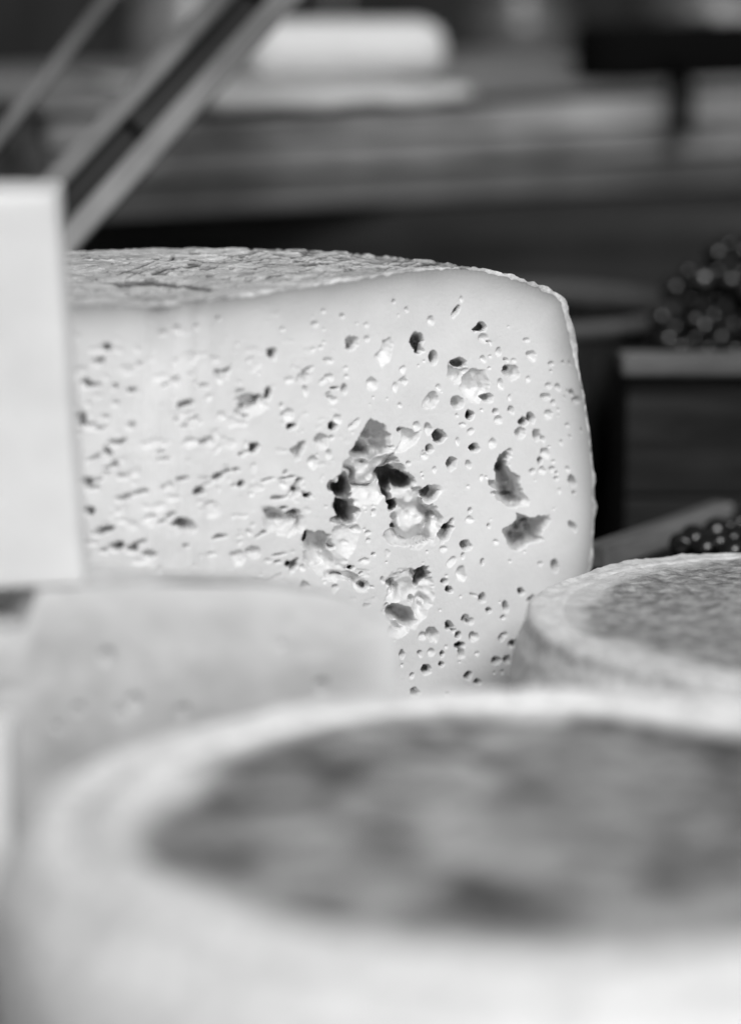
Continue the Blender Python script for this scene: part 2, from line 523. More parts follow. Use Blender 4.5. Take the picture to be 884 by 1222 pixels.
# dark throats inside the hollows
for q in ((404, 600, 5, 11, 0, 26), (409, 619, 11, 5, 0, 26), (465, 593, 5, 10, 15, 26), (366, 641, 4, 8, -20, 17), (535, 630, 5.5, 5, 0, 18), (464, 564, 12, 8, 0, 32),
          (632, 624, 11, 5, 5, 24), (606, 590, 13, 6, -10, 24), (599, 558, 6, 11, 0, 24), (612, 640, 8, 8, 0, 26), (434, 524, 5, 4, 0, 15), (428, 536, 5, 9, -15, 14), (396, 580, 4, 6, 0, 18),
          (506, 685, 6, 5, 0, 18), (500, 695, 4, 7, 0, 17), (470, 731, 9, 5, 0, 15), (545, 432, 7, 5, 0, 14), (607, 440, 6, 4, 0, 12), (499, 415, 5, 6, 0, 16), (512, 588, 6, 8, 0, 15),
          (523, 519, 6, 6, 0, 14), (418, 412, 5, 5, 0, 9), (472, 604, 7, 7, 0, 28), (292, 486, 5, 5, 0, 10), (309, 474, 6, 4, 0, 8), (352, 612, 9, 4, 0, 9)):
    ell(*q)
# single eyes: (cx, cy, rx, ry, rot, depth mm)
EYES = """
127 414 6 4 0 4.5;117 433 7 4 0 2;104 458 6 5 0 5;137 461 3 3 0 3;157 466 6 2.5 0 3;95 501 8 9 0 7;107 508 9 5 0 2.5;126 498 6 3 -10 2
106 482 4 2 0 1.5;138 482 5 2.5 0 1.5;164 418 4 3 0 1;167 436 5 2 10 1.5;212 455 5 5 0 2.5;228 447 5 2 -20 1.2;223 482 9 5 25 5.5;212 501 2.5 4 0 3
228 503 8 5 0 2;213 394 5 5 0 1.5;197 399 6 3 0 1.3;212 433 2 5 0 1;142 528 9 3 25 3;128 541 6 3 0 4;136 555 6 3 0 3;126 565 4.5 4 0 2;148 569 9 3.5 -10 2.5
103 577 7 7 0 4.5;149 594 10 4 15 3;172 587 7 2 0 3;106 611 6 6 0 5;123 634 14 3.5 15 4;180 619 8 4.5 10 2;139 653 9 5 0 4.5;157 657 8 5 0 4.5;179 663 10 4 0 3
194 541 6 2.5 20 2;205 581 5 5 0 1.5;222 627 14 8 -20 5.5;205 616 6 3 30 3;228 527 10 6 0 2;261 380 3 3 0 2;234 390 4 4 0 1.5;337 393 3.5 3 0 1.2;376 387 5 3.5 20 2
325.5 421.5 6 7 0 4;374 417 2.5 2.5 0 1;283 411 2 2 0 .8;298 430 2.5 2.5 0 .6;309 430 2.5 2.5 0 .6;262 444 6 2.5 -10 3;272 442 6 2.5 30 3;263 453 4 5 0 1.5;321 469.5 4 8 0 5;346 453 5 5 0 1
365 466 3.5 7 0 2.2;345 495 6 8 0 2.2;349 509 6 4 25 6;266 497 6 5 0 1.2;250 475 4 4 0 1;248 527 10 6 0 3;225 528 8 6 0 2.2;304 535 6 5 30 5;288 542 4 3 0 3;297 539 6 1.8 20 2.5
262.5 568 9 4 20 4;272 563 7 2 20 3;283 560 4 2.5 -10 3;238 586.6 6 6 20 6;250 577 8 2 30 2;289 578 4 4 0 6;281 580 5 3 0 2;301 590 4 2.5 0 1.2;373 552.5 5 8.5 -5 2.8;338 579 4 5 10 1.5
353 585 6 3.5 0 5;367.5 591 4.5 3 25 7;303 660 9 7 0 2.8;284 667 10 10 0 1.8;321 669 3.5 3 0 1.5;345 674 5 4 0 5;297 635 3 4 0 1.5;315 635 3 2 0 1.5;252 662 7 2 5 1.5;259 607 2 2 0 2;253 609 12 12 0 1
387 372 3.5 3 0 1.2;409 377 3.5 3.2 0 2.2;438 387 3 3 0 .6;438 404 2.8 4 -20 2;387 408 2 2 0 1;383 415 2.5 2.5 0 1.2;387 393 2 2 0 .8;392 430 5 3.5 0 1.6;486 369 2.5 3.5 0 1.4;514 383 4.5 5 0 1.7;470 360 1.6 2.5 0 2.5
480 441 4 5 0 1.3;480 453 6 2.5 30 1.1;472 462 3 6 0 1.3;443.6 459.5 6 8 0 2.4;394 450 5 5 0 1.6;386 455 6 3 30 1.2;411 464 4 6 0 3;414 450 3 2.5 0 1.2;412 440 3 3 0 .8;392 471 4.5 3 30 1.7;398 478.5 6 3 30 1.7
477 484 2.5 2.5 0 1.2;423 505.7 9 3 45 2.2;398 508 5 4.5 20 6;404 500 6 5 0 1.6;544 372 9 2.8 62 3.5;550.7 357 2 4 0 1;577 403 6 5 0 2.2;584 408 4 1.5 -20 2;628 405 4 2.5 0 1.8;595 420 3.5 6 -15 2;577 429 3.5 5 15 1.6;585 425 2 2 0 .8
635 424 6 6 0 2.5;614 430 3 3 0 1;630 452 3 5 0 1;658 434 3.5 3 0 2.2;672 432 1.6 1.6 0 2;658 443 1.4 1.4 0 2;656 459.5 4 3.5 0 2;666 462 3 5 15 2;651.6 473 5.5 4 -15 2.6;660 481 3 4 0 2.2;597 459 4 6 20 2;524 463 3 5 0 1.3;546 480 8 8 0 3.4;608 474 3 4 0 1
582.6 476 6 5 -20 3.6;560.6 496 4.5 5 0 7;575 490 2 2 0 1;591.6 491 3 3.5 0 3;610 489 3 4.5 20 3;595 501 5 4 -15 2.5;624 504 5.5 5.5 0 5;633.5 499.5 4.5 7 25 4;654 495 5 5 0 2.2;621 516.5 5.5 6 0 3.2;641.4 519 4.5 7 0 3.4;689 478 7 4 25 2.2
677.6 508 3 2 0 1.4;670 529 2.5 3.5 0 1.3;511 511.5 4.5 7.5 0 2.8;513.5 535.7 4.5 5 0 4.5;552 507 4 3 0 1.3;562 514 4.5 4 0 2.3;547 527 2.5 6 0 1.3;566.7 535 6 6 0 5.5;587 529 4.5 6 0 2.4;609 538 3.5 3 0 2.2;650 541.5 5 6 15 2.7;645 550 2.5 4.5 0 5
647 562 4 4 0 2;658 561 4 3.5 0 2.2;664 564 1.6 1.6 0 3;660 550.6 2.5 2.5 0 1.5;497.6 508 4 5 0 2.2;507 544 4.5 4.5 0 1.7;538.5 553 6 8 0 4.2;519 560.6 2.5 4 0 1.6;384 527 8 9 20 3;393 542 4 6 0 2.2;425 632 5 3.5 0 2.6;439 636 4 3 0 2.4
434 670 6 3.5 0 1.7;419 678 4 2.5 0 5;446 662 2.2 1.8 0 4;431 685 2.2 1.5 30 3;420 695 2 2 0 3;494 716 4 6 0 3.4;531 694 4 3.5 0 3.5;536 704 4 4 0 5.5;551 683.6 6 8 0 2.8;575.6 714 4 5.5 10 4.5;583 728 3 3 0 5;566 710 6 1.4 -20 1.5
622 707 3.2 5 20 4.5;635.5 716 5 4.5 0 3.2;604 725.5 3.5 7 0 3.6;600.5 737.5 2.5 2 0 3.6;556 739 3.5 5 0 3.6;561.5 742.4 4 4 0 3;535 747 5 5 0 5;541.6 753 2.5 2.5 0 3;547 758 3 4 0 5;515.6 757 7 9 10 3.6;504 760 5 5 0 2.4;563 760.5 3 5.5 0 3.6;568 760.5 3 4.5 0 2.3
549.5 770.7 5 5 0 5.5;551 780 4 6 0 3.4;598.6 761 3 4.5 0 4;603 758 2.5 3 0 2.4;610 769 3.5 5 0 4.2;616 768 3.5 5 0 4;639 745 5 7 0 2.8;514.5 778.6 4 4 0 2;527.6 781 2 3.5 0 6;527.4 792.6 3 3 0 6;509 798.5 4.5 6.5 0 5;480 781 2.5 5 0 3.4;593 789 6 5.5 0 3.6
605.7 788 4 4 0 3.6;616.7 786.5 2.5 4 0 3;622 774 2.5 3 0 2;559 807 4 5.5 0 6;570.6 815 3.5 3.5 0 5.5;495 827 5.5 4.5 20 5.5;535 830.6 3 4 0 1.8;570 780 2.5 2.5 0 1.3;560 555 3 5 15 2.6;683 574 4 7 10 4;678 560 3 3.5 0 1.4;684.6 588 1.7 1.7 0 3;668 586 2 3 0 1;684 629 3.5 8 25 3.4
663 676 3.5 8 10 4;645 673 2.5 2 0 1.8;556.6 652 6 6.5 -20 4.6;560.6 619.5 4.5 4 0 1.7;560.6 609 1.8 3 0 3.6;583.7 627.5 1.5 2.5 0 3.4;591.6 646.7 3 3 0 1;576 670.5 1.6 3.5 0 5;538.5 670.5 3.6 7 -30 2.2;529.4 656 5 4 0 1.8;559 581 2.5 2.5 0 1;519 585 9 7 0 1.3
"""
for row in EYES.replace('\n', ';').split(';'):
    q = [float(t) for t in row.split()]
    if len(q) == 6:
        ell(q[0], q[1], q[2], q[3], q[4], q[5] * (0.9 + (0.10 if q[5] < 3 else 0.24) * q[5]))
# smeared slits of the softer paste towards the tip
for _ in range(38):
    x, y = rng.uniform(90, 400), rng.uniform(425, 690)
    ell(x, y, rng.uniform(3, 11), rng.uniform(1.2, 2.6), rng.uniform(-5, 28), rng.uniform(2.6, 6.0), 1.2)
for _ in range(40):
    x, y = rng.uniform(330, 690), rng.uniform(400, 820)
    ell(x, y, rng.uniform(1.6, 3.6), rng.uniform(1.8, 4.2), rng.uniform(-30, 30), rng.uniform(1.0, 4.0), 1.2)
# pin-holes nobody would trace, and eyes lower down where the other cheeses stand in front
for _ in range(150):
    x, y = rng.uniform(90, 700), rng.uniform(375, 830)
    ell(x, y, rng.uniform(.8, 1.8), rng.uniform(.8, 2.2), 0, rng.uniform(.5, 1.8))
for _ in range(90):
    x, y = rng.uniform(90, 470), rng.uniform(690, 890)
    ell(x, y, rng.uniform(2, 6), rng.uniform(2, 6), rng.uniform(0, 90), rng.uniform(1.5, 5))
# worn relief of the knife cut: crumbly towards the tip, smooth towards the rind
crumb = np.clip((430 - PXX) / 180, 0, 1) * np.clip((PYY - 372) / 60, 0.25, 1) + 0.9 * np.exp(-(((PXX - 440) / 70) ** 2 + ((PYY - 640) / 80) ** 2))
ridge = np.clip(RUF2, -1, 1)
fine = fbm(PXX / 5, PYY / 5, 131, 3)
REL = crumb * (0.16 * RUF + 0.04 * fine) + 0.035 * fine + 0.9 * 1.5 * np.exp(-((PXX - 205) / 50) ** 2) * fbm(PXX / 14, PYY / 150, 161, 2) + 0.35 * fbm(PXX / 60, PYY / 45, 141, 2)
# flakes where the cut tore: thresholded noise makes small steps
st = fbm(PXX / 16, PYY / 11, 151, 3)
REL += crumb * 0.6 * np.clip((st - 0.33) / 0.10, 0, 1)
TOT = D + REL
for _ in range(1):
    TOT = (TOT + np.roll(TOT, 1, 0) + np.roll(TOT, -1, 0) + np.roll(TOT, 1, 1) + np.roll(TOT, -1, 1)) / 5

def sample(Mp, px, py):
    fx = np.clip((px - X0) * SS, 0, HX - 1.001)
    fy = np.clip((py - Y0) * SS, 0, HY - 1.001)
    i, j = fx.astype(int), fy.astype(int)
    u, v = fx - i, fy - j
    return (Mp[j, i] * (1 - u) + Mp[j, i + 1] * u) * (1 - v) + (Mp[j + 1, i] * (1 - u) + Mp[j + 1, i + 1] * u) * v

def z_hi(r):
    return np.interp(r, PROF[:imax + 1, 0], PROF[:imax + 1, 1])
def z_lo(r):
    lo = PROF[imax:][::-1]
    return np.where(r < lo[0, 0], lo[0, 1], np.interp(r, lo[:, 0], lo[:, 1]))

wedge = empty('cheese_wedge', (float(TIP[0]), float(TIP[1]), 0))
tag(wedge, 'tall cut aged cheese with a pale face full of irregular holes', 'cheese', 'cheeses on the table')

def cut_face(theta, inward, step_r, step_z, rmax, name):
    nr, nz = int(rmax / step_r), int(0.19 / step_z)
    r = np.linspace(0, rmax, nr)
    v = np.linspace(0, 1, nz)
    Rr, Vv = np.meshgrid(r, v, indexing='ij')
    hi, lo = z_hi(Rr), z_lo(Rr)
    Z = lo + (hi - lo) * Vv
    d = np.array([math.cos(theta), math.sin(theta)])
    n = np.array([-math.sin(theta), math.cos(theta)]) * inward
    P = np.stack([TIP[0] + Rr * d[0], TIP[1] + Rr * d[1], ZTOP + Z], -1).reshape(-1, 3)
    px, py = project(P)
    dep = sample(TOT, px, py) / 1000
    # distance to the rind, for the drier paste below it
    ed = np.full(P.shape[0], 1.0)
    pts = np.array([prof_at(s) for s in np.linspace(0.0, PLEN, 160)])
    rr, zz = Rr.ravel(), Z.ravel()
    dm = np.full(rr.shape, 9.0)
    for a in pts:
        dm = np.minimum(dm, (rr - a[0]) ** 2 + (zz - a[1]) ** 2)
    dm = np.sqrt(dm)
    fade = np.clip(dm / 0.004, 0, 1)
    dep = dep * fade + 0.0002 + fade * 0.0022 * np.exp(-(rr / 0.0045) ** 1.5) * (1 + 1.2 * vnoise(zz * 60, zz * 0 + 2, 8))
    nb = np.array([math.cos((TH_R + TH_L) / 2), math.sin((TH_R + TH_L) / 2)])
    k = np.clip(rr / 0.010, 0, 1)[:, None]
    k = k * k * (3 - 2 * k)
    nv = nb[None] * (1 - k) + n[None] * k
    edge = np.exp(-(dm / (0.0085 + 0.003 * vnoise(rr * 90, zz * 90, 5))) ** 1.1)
    # the deeper eyes run in at a slant, undercutting their far rim
    sk = np.clip(dep - 0.0028, 0, 1) * (0.76 + 0.35 * vnoise(rr * 45, zz * 45, 9)) * np.clip((0.196 - rr) / .02, 0, 1) * np.clip(rr / .03, 0, 1) * inward
    P[:, 0] += nv[:, 0] * dep + d[0] * sk - TIP[0]
    P[:, 1] += nv[:, 1] * dep + d[1] * sk - TIP[1]
    P[:, 2] -= np.abs(sk) * 0.30 * np.clip((P[:, 2] - .01) / .02, 0, 1)
    me = grid_mesh(name, P, nr, nz, attrs={'edge': edge}, flip=(inward < 0))
    return link(name, me, M_paste, wedge)

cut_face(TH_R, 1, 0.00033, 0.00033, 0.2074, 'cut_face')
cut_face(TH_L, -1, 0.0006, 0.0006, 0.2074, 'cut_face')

# ---- rind: top, shoulder and side in one sheet, brush marks traced on the top
SC = np.zeros((HY, HX))
def stroke(pts, w, a):
    for (xa, ya), (xb, yb) in zip(pts[:-1], pts[1:]):
        m = 3
        a0, a1 = int(max(0, (min(xa, xb) - m - X0) * SS)), int(min(HX, (max(xa, xb) + m - X0) * SS))
        b0, b1 = int(max(0, (min(ya, yb) - m - Y0) * SS)), int(min(HY, (max(ya, yb) + m - Y0) * SS))
        if a1 <= a0 or b1 <= b0:
            continue
        sl = (slice(b0, b1), slice(a0, a1))
        x, y = PXX[sl] + WXn[sl] * .5, PYY[sl] + WYn[sl] * .18
        t = np.clip(((x - xa) * (xb - xa) + (y - ya) * (yb - ya)) / ((xb - xa) ** 2 + (yb - ya) ** 2 + 1e-9), 0, 1)
        dd = np.hypot((x - xa - t * (xb - xa)) * .6, y - ya - t * (yb - ya)) / 1.35
        SC[sl] = np.maximum(SC[sl], a * np.clip(1.3 - dd / w, 0, 1))
stroke([(206, 307), (205, 310), (209, 311), (223, 311.5), (245, 314)], 1.2, 1)
stroke([(121, 335), (145, 337.6), (179, 336.6), (206, 337.6), (230, 341), (250, 344)], 1.5, 1)
stroke([(150, 334), (175, 335), (196, 336)], 1.0, .8)
stroke([(182, 327), (206, 323), (236, 318)], 1.0, .9)
stroke([(141, 327), (165, 321), (186, 315.5), (202, 312)], .7, .8)
stroke([(150, 331), (180, 322), (206, 317)], .5, .7)
stroke([(172, 359), (202, 358), (240, 356.5)], 1.1, .8)
stroke([(304, 349.5), (331, 349)], 1.3, .7)
stroke([(277, 310), (297, 305)], .6, .8)
stroke([(90, 352), (130, 350), (165, 353)], .9, .6)
for k in range(330):
    x = rng.uniform(85, 560)
    yt = np.interp(x, [75, 300, 420, 540, 600], [305, 296, 299, 316, 330])
    yb = np.interp(x, [75, 190, 300, 400, 480, 540], [366, 360, 348, 334, 321, 317])
    y = rng.uniform(yt + 1, max(yt + 2, yb - 3))
    ln = rng.uniform(4, 22)
    sl_ = rng.uniform(-.28, .12)
    stroke([(x, y), (x + ln * .5, y + ln * .5 * sl_ + rng.uniform(-.6, .6)), (x + ln, y + ln * sl_)], rng.uniform(.35, .8), rng.uniform(.35, .95))

na, ns = 620, 520
A = np.linspace(TH_R, TH_L, na - 4)
s = np.concatenate([np.linspace(0.0002, 0.15, 300), np.linspace(0.1505, PLEN, 220)])
Ag, Sg = np.meshgrid(A, s, indexing='ij')
r0, z0 = prof_at(Sg)
nr_, nz_ = prof_n(Sg)
arc = Ag * r0
xx, yy = r0 * np.cos(Ag), r0 * np.sin(Ag)
base = np.stack([TIP[0] + xx, TIP[1] + yy, ZTOP + z0], -1).reshape(-1, 3)
px, py = project(base)
scr = sample(SC, px, py) * (z0.ravel() > -0.02)
lump = (0.0010 * fbm(xx * 120 + z0 * 70, yy * 120 + z0 * 90, 201, 4) + 0.0004 * fbm(xx * 600 + z0 * 400, yy * 600 + z0 * 500, 211, 3)
        + 0.0022 * fbm(xx * 22, yy * 22 + z0 * 20, 221, 2))
# crusty lip along the knife cut on the shoulder and side
lip = np.exp(-((Ag - TH_R) * np.maximum(r0, 0.01) / 0.004) ** 2)
lip2 = np.exp(-((TH_L - Ag) * np.maximum(r0, 0.01) / 0.004) ** 2)
sidew = np.clip((Sg - 0.13) / 0.03, 0, 1)
lump = lump + (lip + lip2) * sidew * (0.0003 + 0.0016 * fbm(Sg * 170, Sg * 0 + 3, 231, 4))
lump = lump.ravel() - 0.0009 * scr
zz_ = np.clip(z0.ravel() + 0.002, -1, 1)
off = lump
base[:, 0] += off * (nr_ * np.cos(Ag)).ravel()
base[:, 1] += off * (nr_ * np.sin(Ag)).ravel()
base[:, 2] += off * nz_.ravel()
base[:, 2] = np.maximum(base[:, 2], 0.0005)
# rings folded onto the cut faces so that the rind shows its thickness
def fold(theta, inward, edge_row, depth):
    d = np.array([math.cos(theta), math.sin(theta)])
    n = np.array([-math.sin(theta), math.cos(theta)]) * inward
    row = edge_row.copy()
    rr, zz = prof_at(s)
    a, b = prof_n(s)
    th = depth * (1 + 1.2 * vnoise(s * 420, s * 0 + 1.5, 241))
    out = np.stack([TIP[0] + (rr - a * th) * d[0], TIP[1] + (rr - a * th) * d[1], ZTOP + zz - b * th], -1)
    out[:, :2] += n * 0.0001
    mid = row.copy()
    mid[:, :2] -= n * 0.0003
    return [mid, out]
G = base.reshape(len(A), len(s), 3)
SCg = scr.reshape(len(A), len(s))
mR, oR = fold(TH_R, 1, G[0], 0.0011)
mL, oL = fold(TH_L, -1, G[-1], 0.0011)
G = np.concatenate([oR[None], mR[None], G, mL[None], oL[None]], 0)
z1 = np.zeros((1, len(s)))
SCg = np.concatenate([z1, z1, SCg, z1, z1], 0)
V = G.reshape(-1, 3).copy()
V[:, 0] -= TIP[0]
V[:, 1] -= TIP[1]
link('rind', grid_mesh('rind', V, na, len(s), attrs={'scratch': SCg}, flip=True), M_rind, wedge)
# underside
bm = bmesh.new()
vs = [bm.verts.new((0, 0, 0.0008))] + [bm.verts.new((0.178 * math.cos(a), 0.178 * math.sin(a), 0.0008)) for a in np.linspace(TH_R, TH_L, 60)]
bm.faces.new(vs[::-1])
link('underside', bm_mesh('underside', bm), M_rind, wedge, False)

# ================================================================== whole wheels
def lathe(name, prof, nseg, mat, parent, disp, attr=None, sub=140):
    P = np.array(prof)
    ss = np.concatenate([[0], np.cumsum(np.hypot(*np.diff(P, axis=0).T))])
    t = np.linspace(0, ss[-1], sub)
    # smooth the polyline a little
    rr, zz = np.interp(t, ss, P[:, 0]), np.interp(t, ss, P[:, 1])
    k = np.array([1, 2, 3, 2, 1]) / 9
    for _ in range(2):
        a, b = np.convolve(np.pad(rr, 2, 'edge'), k, 'valid'), np.convolve(np.pad(zz, 2, 'edge'), k, 'valid')
        a[0], a[-1], b[0], b[-1] = rr[0], rr[-1], zz[0], zz[-1]
        rr, zz = a, b
    tr, tz = np.gradient(rr), np.gradient(zz)
    nn = np.hypot(tr, tz) + 1e-12
    an = np.linspace(0, 2 * np.pi, nseg, endpoint=False)
    Ag, Rg = np.meshgrid(an, rr, indexing='ij')
    _, Zg = np.meshgrid(an, zz, indexing='ij')
    NR, NZ = np.broadcast_to(-tz / nn, Rg.shape), np.broadcast_to(tr / nn, Rg.shape)
    X, Y = Rg * np.cos(Ag), Rg * np.sin(Ag)
    d = disp(X, Y, Zg, Rg)
    V = np.stack([X + d * NR * np.cos(Ag), Y + d * NR * np.sin(Ag), np.maximum(Zg + d * NZ, 0.0003)], -1).reshape(-1, 3)
    return link(name, grid_mesh(name, V, nseg, sub, True, flip=True, attrs=attr(X, Y, Rg) if attr else None), mat, parent)

def wheel(loc, R, H, rd, mrim, mdisc, label, seed, rough, blend, soft, ring):
    w = empty('round_cheese', loc)
    tag(w, label, 'cheese', 'cheeses on the table')
    zd = H - 0.0020
    q = R - rd
    disc = [(0.0005, zd + .0016), (rd * .5, zd + .0012), (rd * .8, zd + .0004), (rd * .93, zd - .0002), (rd, zd), (rd + .0015, zd + .0003)]
    rim = [(rd, zd - .0006), (rd + .08 * q, zd + ring), (rd + .22 * q, zd + ring * 1.2), (rd + .36 * q, zd - ring * .6), (rd + .46 * q, zd - ring * .6), (rd + .58 * q, zd + ring * .3),
           (rd + .66 * q, zd + ring * .1), (max(R - soft * 1.3, rd + .7 * q), zd - .0022), (R - soft * .75, zd - .006), (R - soft * .35, zd - .013), (R - soft * .1, zd - .023), (R, H * .46), (R, H * .36), (R - .002, H * .18), (R - .006, .004), (R - .013, .0006), (0.001, .0006)]
    def fd(X, Y, Rg):
        t = Rg / rd + 0.15 * fbm(X * 34, Y * 34, seed + 5, 3)
        return {'fade': np.clip((t - blend) / (1.0 - blend), 0, 1)}
    def dsp(X, Y, Z, Rg):
        return (0.0018 * fbm(X * 25 + 5, Y * 25 + Z * 20, seed, 2) + rough * fbm(X * 110 + Z * 60, Y * 110 + Z * 80, seed + 10, 4)
                + rough * .5 * fbm(X * 420, Y * 420 + Z * 300, seed + 20, 3))
    lathe('rim', rim, 360, mrim, w, dsp, sub=230)
    lathe('top_crust', disc, 360, mdisc, w, dsp, attr=fd, sub=170)
    return w

F = (0.050, 0.857, 0)
wheel(F, 0.161, 0.0735, 0.119, M_rimF, M_discF, 'low cheese wheel with broad white floury rim and dark grey mouldy top', 301, 0.0012, 0.90, 0.013, 0.0030)
wheel((0.1725, 1.127, 0), 0.1200, 0.070, 0.098, M_rimR, M_discR, 'low cheese wheel with thin pale rim and fine speckled grey top', 341, 0.0010, 0.93, 0.0085, 0.0006)

# ================================================================== cut half cheese standing in front of the tip
MC = np.array([-0.101, 1.012])
MA, MB_, MROT, MZ = 0.112, 0.074, R_(13), 0.1040
def mid_prof(t):
    """t 0..1 from centre of top over the shoulder to the foot -> (scale, z)"""
    P = np.array([(0, 0), (.3, -.0004), (.55, -.002), (.75, -.0058), (.86, -.0088), (.93, -.0112), (.97, -.0140), (.99, -.0185), (1.0, -.027), (1.0, -.045), (1.0, -.07), (.985, -.09), (.95, -.1030)])
    q = np.concatenate([[0], np.cumsum(np.hypot(P[:, 0].copy()[1:] * 0 + np.diff(P[:, 0]) * .1, np.diff(P[:, 1])))])
    q /= q[-1]
    return np.interp(t, q, P[:, 0]), np.interp(t, q, P[:, 1])
def dip(Xl, Yl):
    # hollow broken out of the top edge under the white block
    return 0.013 * np.clip((-0.010 - Xl) / 0.006, 0, 1) * np.clip((0.056 - Yl) / 0.004, 0, 1)
half = empty('half_cheese', (float(MC[0]), float(MC[1]), 0), MROT)
tag(half, 'cut half cheese with smooth grey face, standing under the tall white block', 'cheese', 'cheeses on the table')
nf, nt = 240, 150
fi = np.linspace(0, np.pi, nf)
tt = np.linspace(0.0, 1, nt)
Fg, Tg = np.meshgrid(fi, tt, indexing='ij')
sc_, zz = mid_prof(Tg)
X, Y, Z = MA * sc_ * np.cos(Fg), MB_ * sc_ * np.sin(Fg), MZ + zz
dd = 0.0012 * fbm(X * 60 + Z * 40, Y * 60 + Z * 30, 401, 4) + 0.004 * fbm(X * 22 + 3, Y * 22, 405, 2)
V = np.stack([X * (1 + dd / MA), Y + dd * np.sin(Fg), Z + dd * .6 * (Tg < .6) - dip(X, Y) * np.clip((Z - .06) / .03, 0, 1)], -1).reshape(-1, 3)
link('rind', grid_mesh('rind', V, nf, nt, flip=True), M_mrind, half)
nx, nz = 330, 150
u = np.linspace(-0.9995, 0.9995, nx)
tq = np.linspace(0, 1, 600)
sq, zq = mid_prof(tq)
km = int(np.argmax(sq))
hi = np.interp(np.abs(u), sq[:km + 1], zq[:km + 1])
lo = np.where(np.abs(u) < sq[-1], zq[-1], np.interp(np.abs(u), sq[km:][::-1], zq[km:][::-1]))
v = np.linspace(0, 1, nz)
X = np.repeat(u[:, None] * MA, nz, 1)
Z = MZ + lo[:, None] + (hi - lo)[:, None] * v[None]
dep = 0.0016 * fbm(X * 45, Z * 45, 411, 3)
for _ in range(22):
    cx, cz, rr = rng.uniform(-.1, .1), rng.uniform(.03, .09), rng.uniform(.001, .0030)
    q = ((X - cx) ** 2 + (Z - cz) ** 2) / rr ** 2
    dep = np.maximum(dep, rr * 1.3 * np.sqrt(np.clip(1 - q, 0, 1)))
em = np.minimum((hi - lo)[:, None] * (1 - v[None]), (1 - np.abs(u))[:, None] * MA)
dep *= np.clip(em / .004, 0, 1)
V = np.stack([X, dep, Z - dip(X, X * 0) * np.clip((Z - .06) / .03, 0, 1)], -1).reshape(-1, 3)
link('cut_face', grid_mesh('cut_face', V, nx, nz, attrs={'edge': np.exp(-(em / .010) ** 1.3)}), M_mid, half)  # paler band along the top edge and both ends

# ================================================================== tall white block standing on it
def soft_block(name, corners_b, corners_t, zb, zt, seed, amp, n=44, notch=None):
    """four-sided block from its bottom and top outlines, edges rounded, surface slightly uneven"""
    bm = bmesh.new()
    b = [bm.verts.new((x, y, zb)) for x, y in corners_b]
    t = [bm.verts.new((x, y, zt)) for x, y in corners_t]
    bm.faces.new(b[::-1])
    bm.faces.new(t)
    for i in range(4):
        j = (i + 1) % 4
        bm.faces.new((b[i], b[j], t[j], t[i]))
    bmesh.ops.bevel(bm, geom=bm.edges[:], offset=0.0022, segments=3, affect='EDGES', profile=0.5)
    bmesh.ops.subdivide_edges(bm, edges=[e for e in bm.edges if e.calc_length() > 0.01], cuts=n, use_grid_fill=True)
    bm.normal_update()
    co = np.array([v.co[:] for v in bm.verts])
    no = np.array([v.normal[:] for v in bm.verts])
    d = amp * fbm(co[:, 0] * 40 + co[:, 1] * 33, co[:, 2] * 30 + co[:, 1] * 21, seed, 4)
    co = co + no * d[:, None]
    co[:, 2] = np.maximum(co[:, 2], zb)
    if notch:
        co[:, 2] += notch(co)
    for v, c in zip(bm.verts, co):
        v.co = c
    bmesh.ops.recalc_face_normals(bm, faces=bm.faces)
    return bm_mesh(name, bm)

def undercut(co):
    # broken-away lower corner towards the left
    k = np.clip((-0.1085 - co[:, 0]) / 0.004, 0, 1) * np.clip(1 - (co[:, 2] - 0.0995) / 0.035, 0, 1)
    return 0.0075 * k
blk = link('cheese_block', soft_block('cheese_block', [(-.185, 0.9985), (-.0965, 1.0175), (-.0985, 1.060), (-.185, 1.052)],
                                      [(-.185, 0.9985), (-.1035, 1.0175), (-.1055, 1.060), (-.185, 1.052)], 0.1030, 0.2368, 501, 0.0008), M_block)
tag(blk, 'tall smooth white cheese block standing upright on the cut half cheese', 'cheese', 'cheeses on the table')
# pale corner of another piece at the left
cor = link('cheese_corner_piece', soft_block('cheese_corner_piece', [(-.19, .915), (-.1125, .925), (-.1125, .952), (-.19, .955)],
                                             [(-.19, .915), (-.1130, .926), (-.1130, .952), (-.19, .955)], 0.0006, 0.078, 511, 0.001), M_block)
tag(cor, 'small pale cheese piece on the table between the white-rimmed wheel and the half cheese', 'cheese', 'cheeses on the table')

# ================================================================== stand behind: dark riser, crate, things on it
riser = empty('riser_box', (0, 1.70, 0))
tag(riser, 'long low black-stained wooden riser carrying the grey crate', 'riser')
for k in range(3):
    box_part('board', riser, (0.1, 0, 0.0275 + k * 0.0545), (2.2, 0.02, 0.0535), M_dark)
for k in range(4):
    box_part('top_board', riser, (0.1, 0.075 + k * 0.132, 0.155), (2.2, 0.13, 0.0165), M_dark)
for sx in (-0.95, 1.15):
    box_part('end_board', riser, (sx, 0.28, 0.073), (0.02, 0.52, 0.146), M_dark)
RT = 0.1635

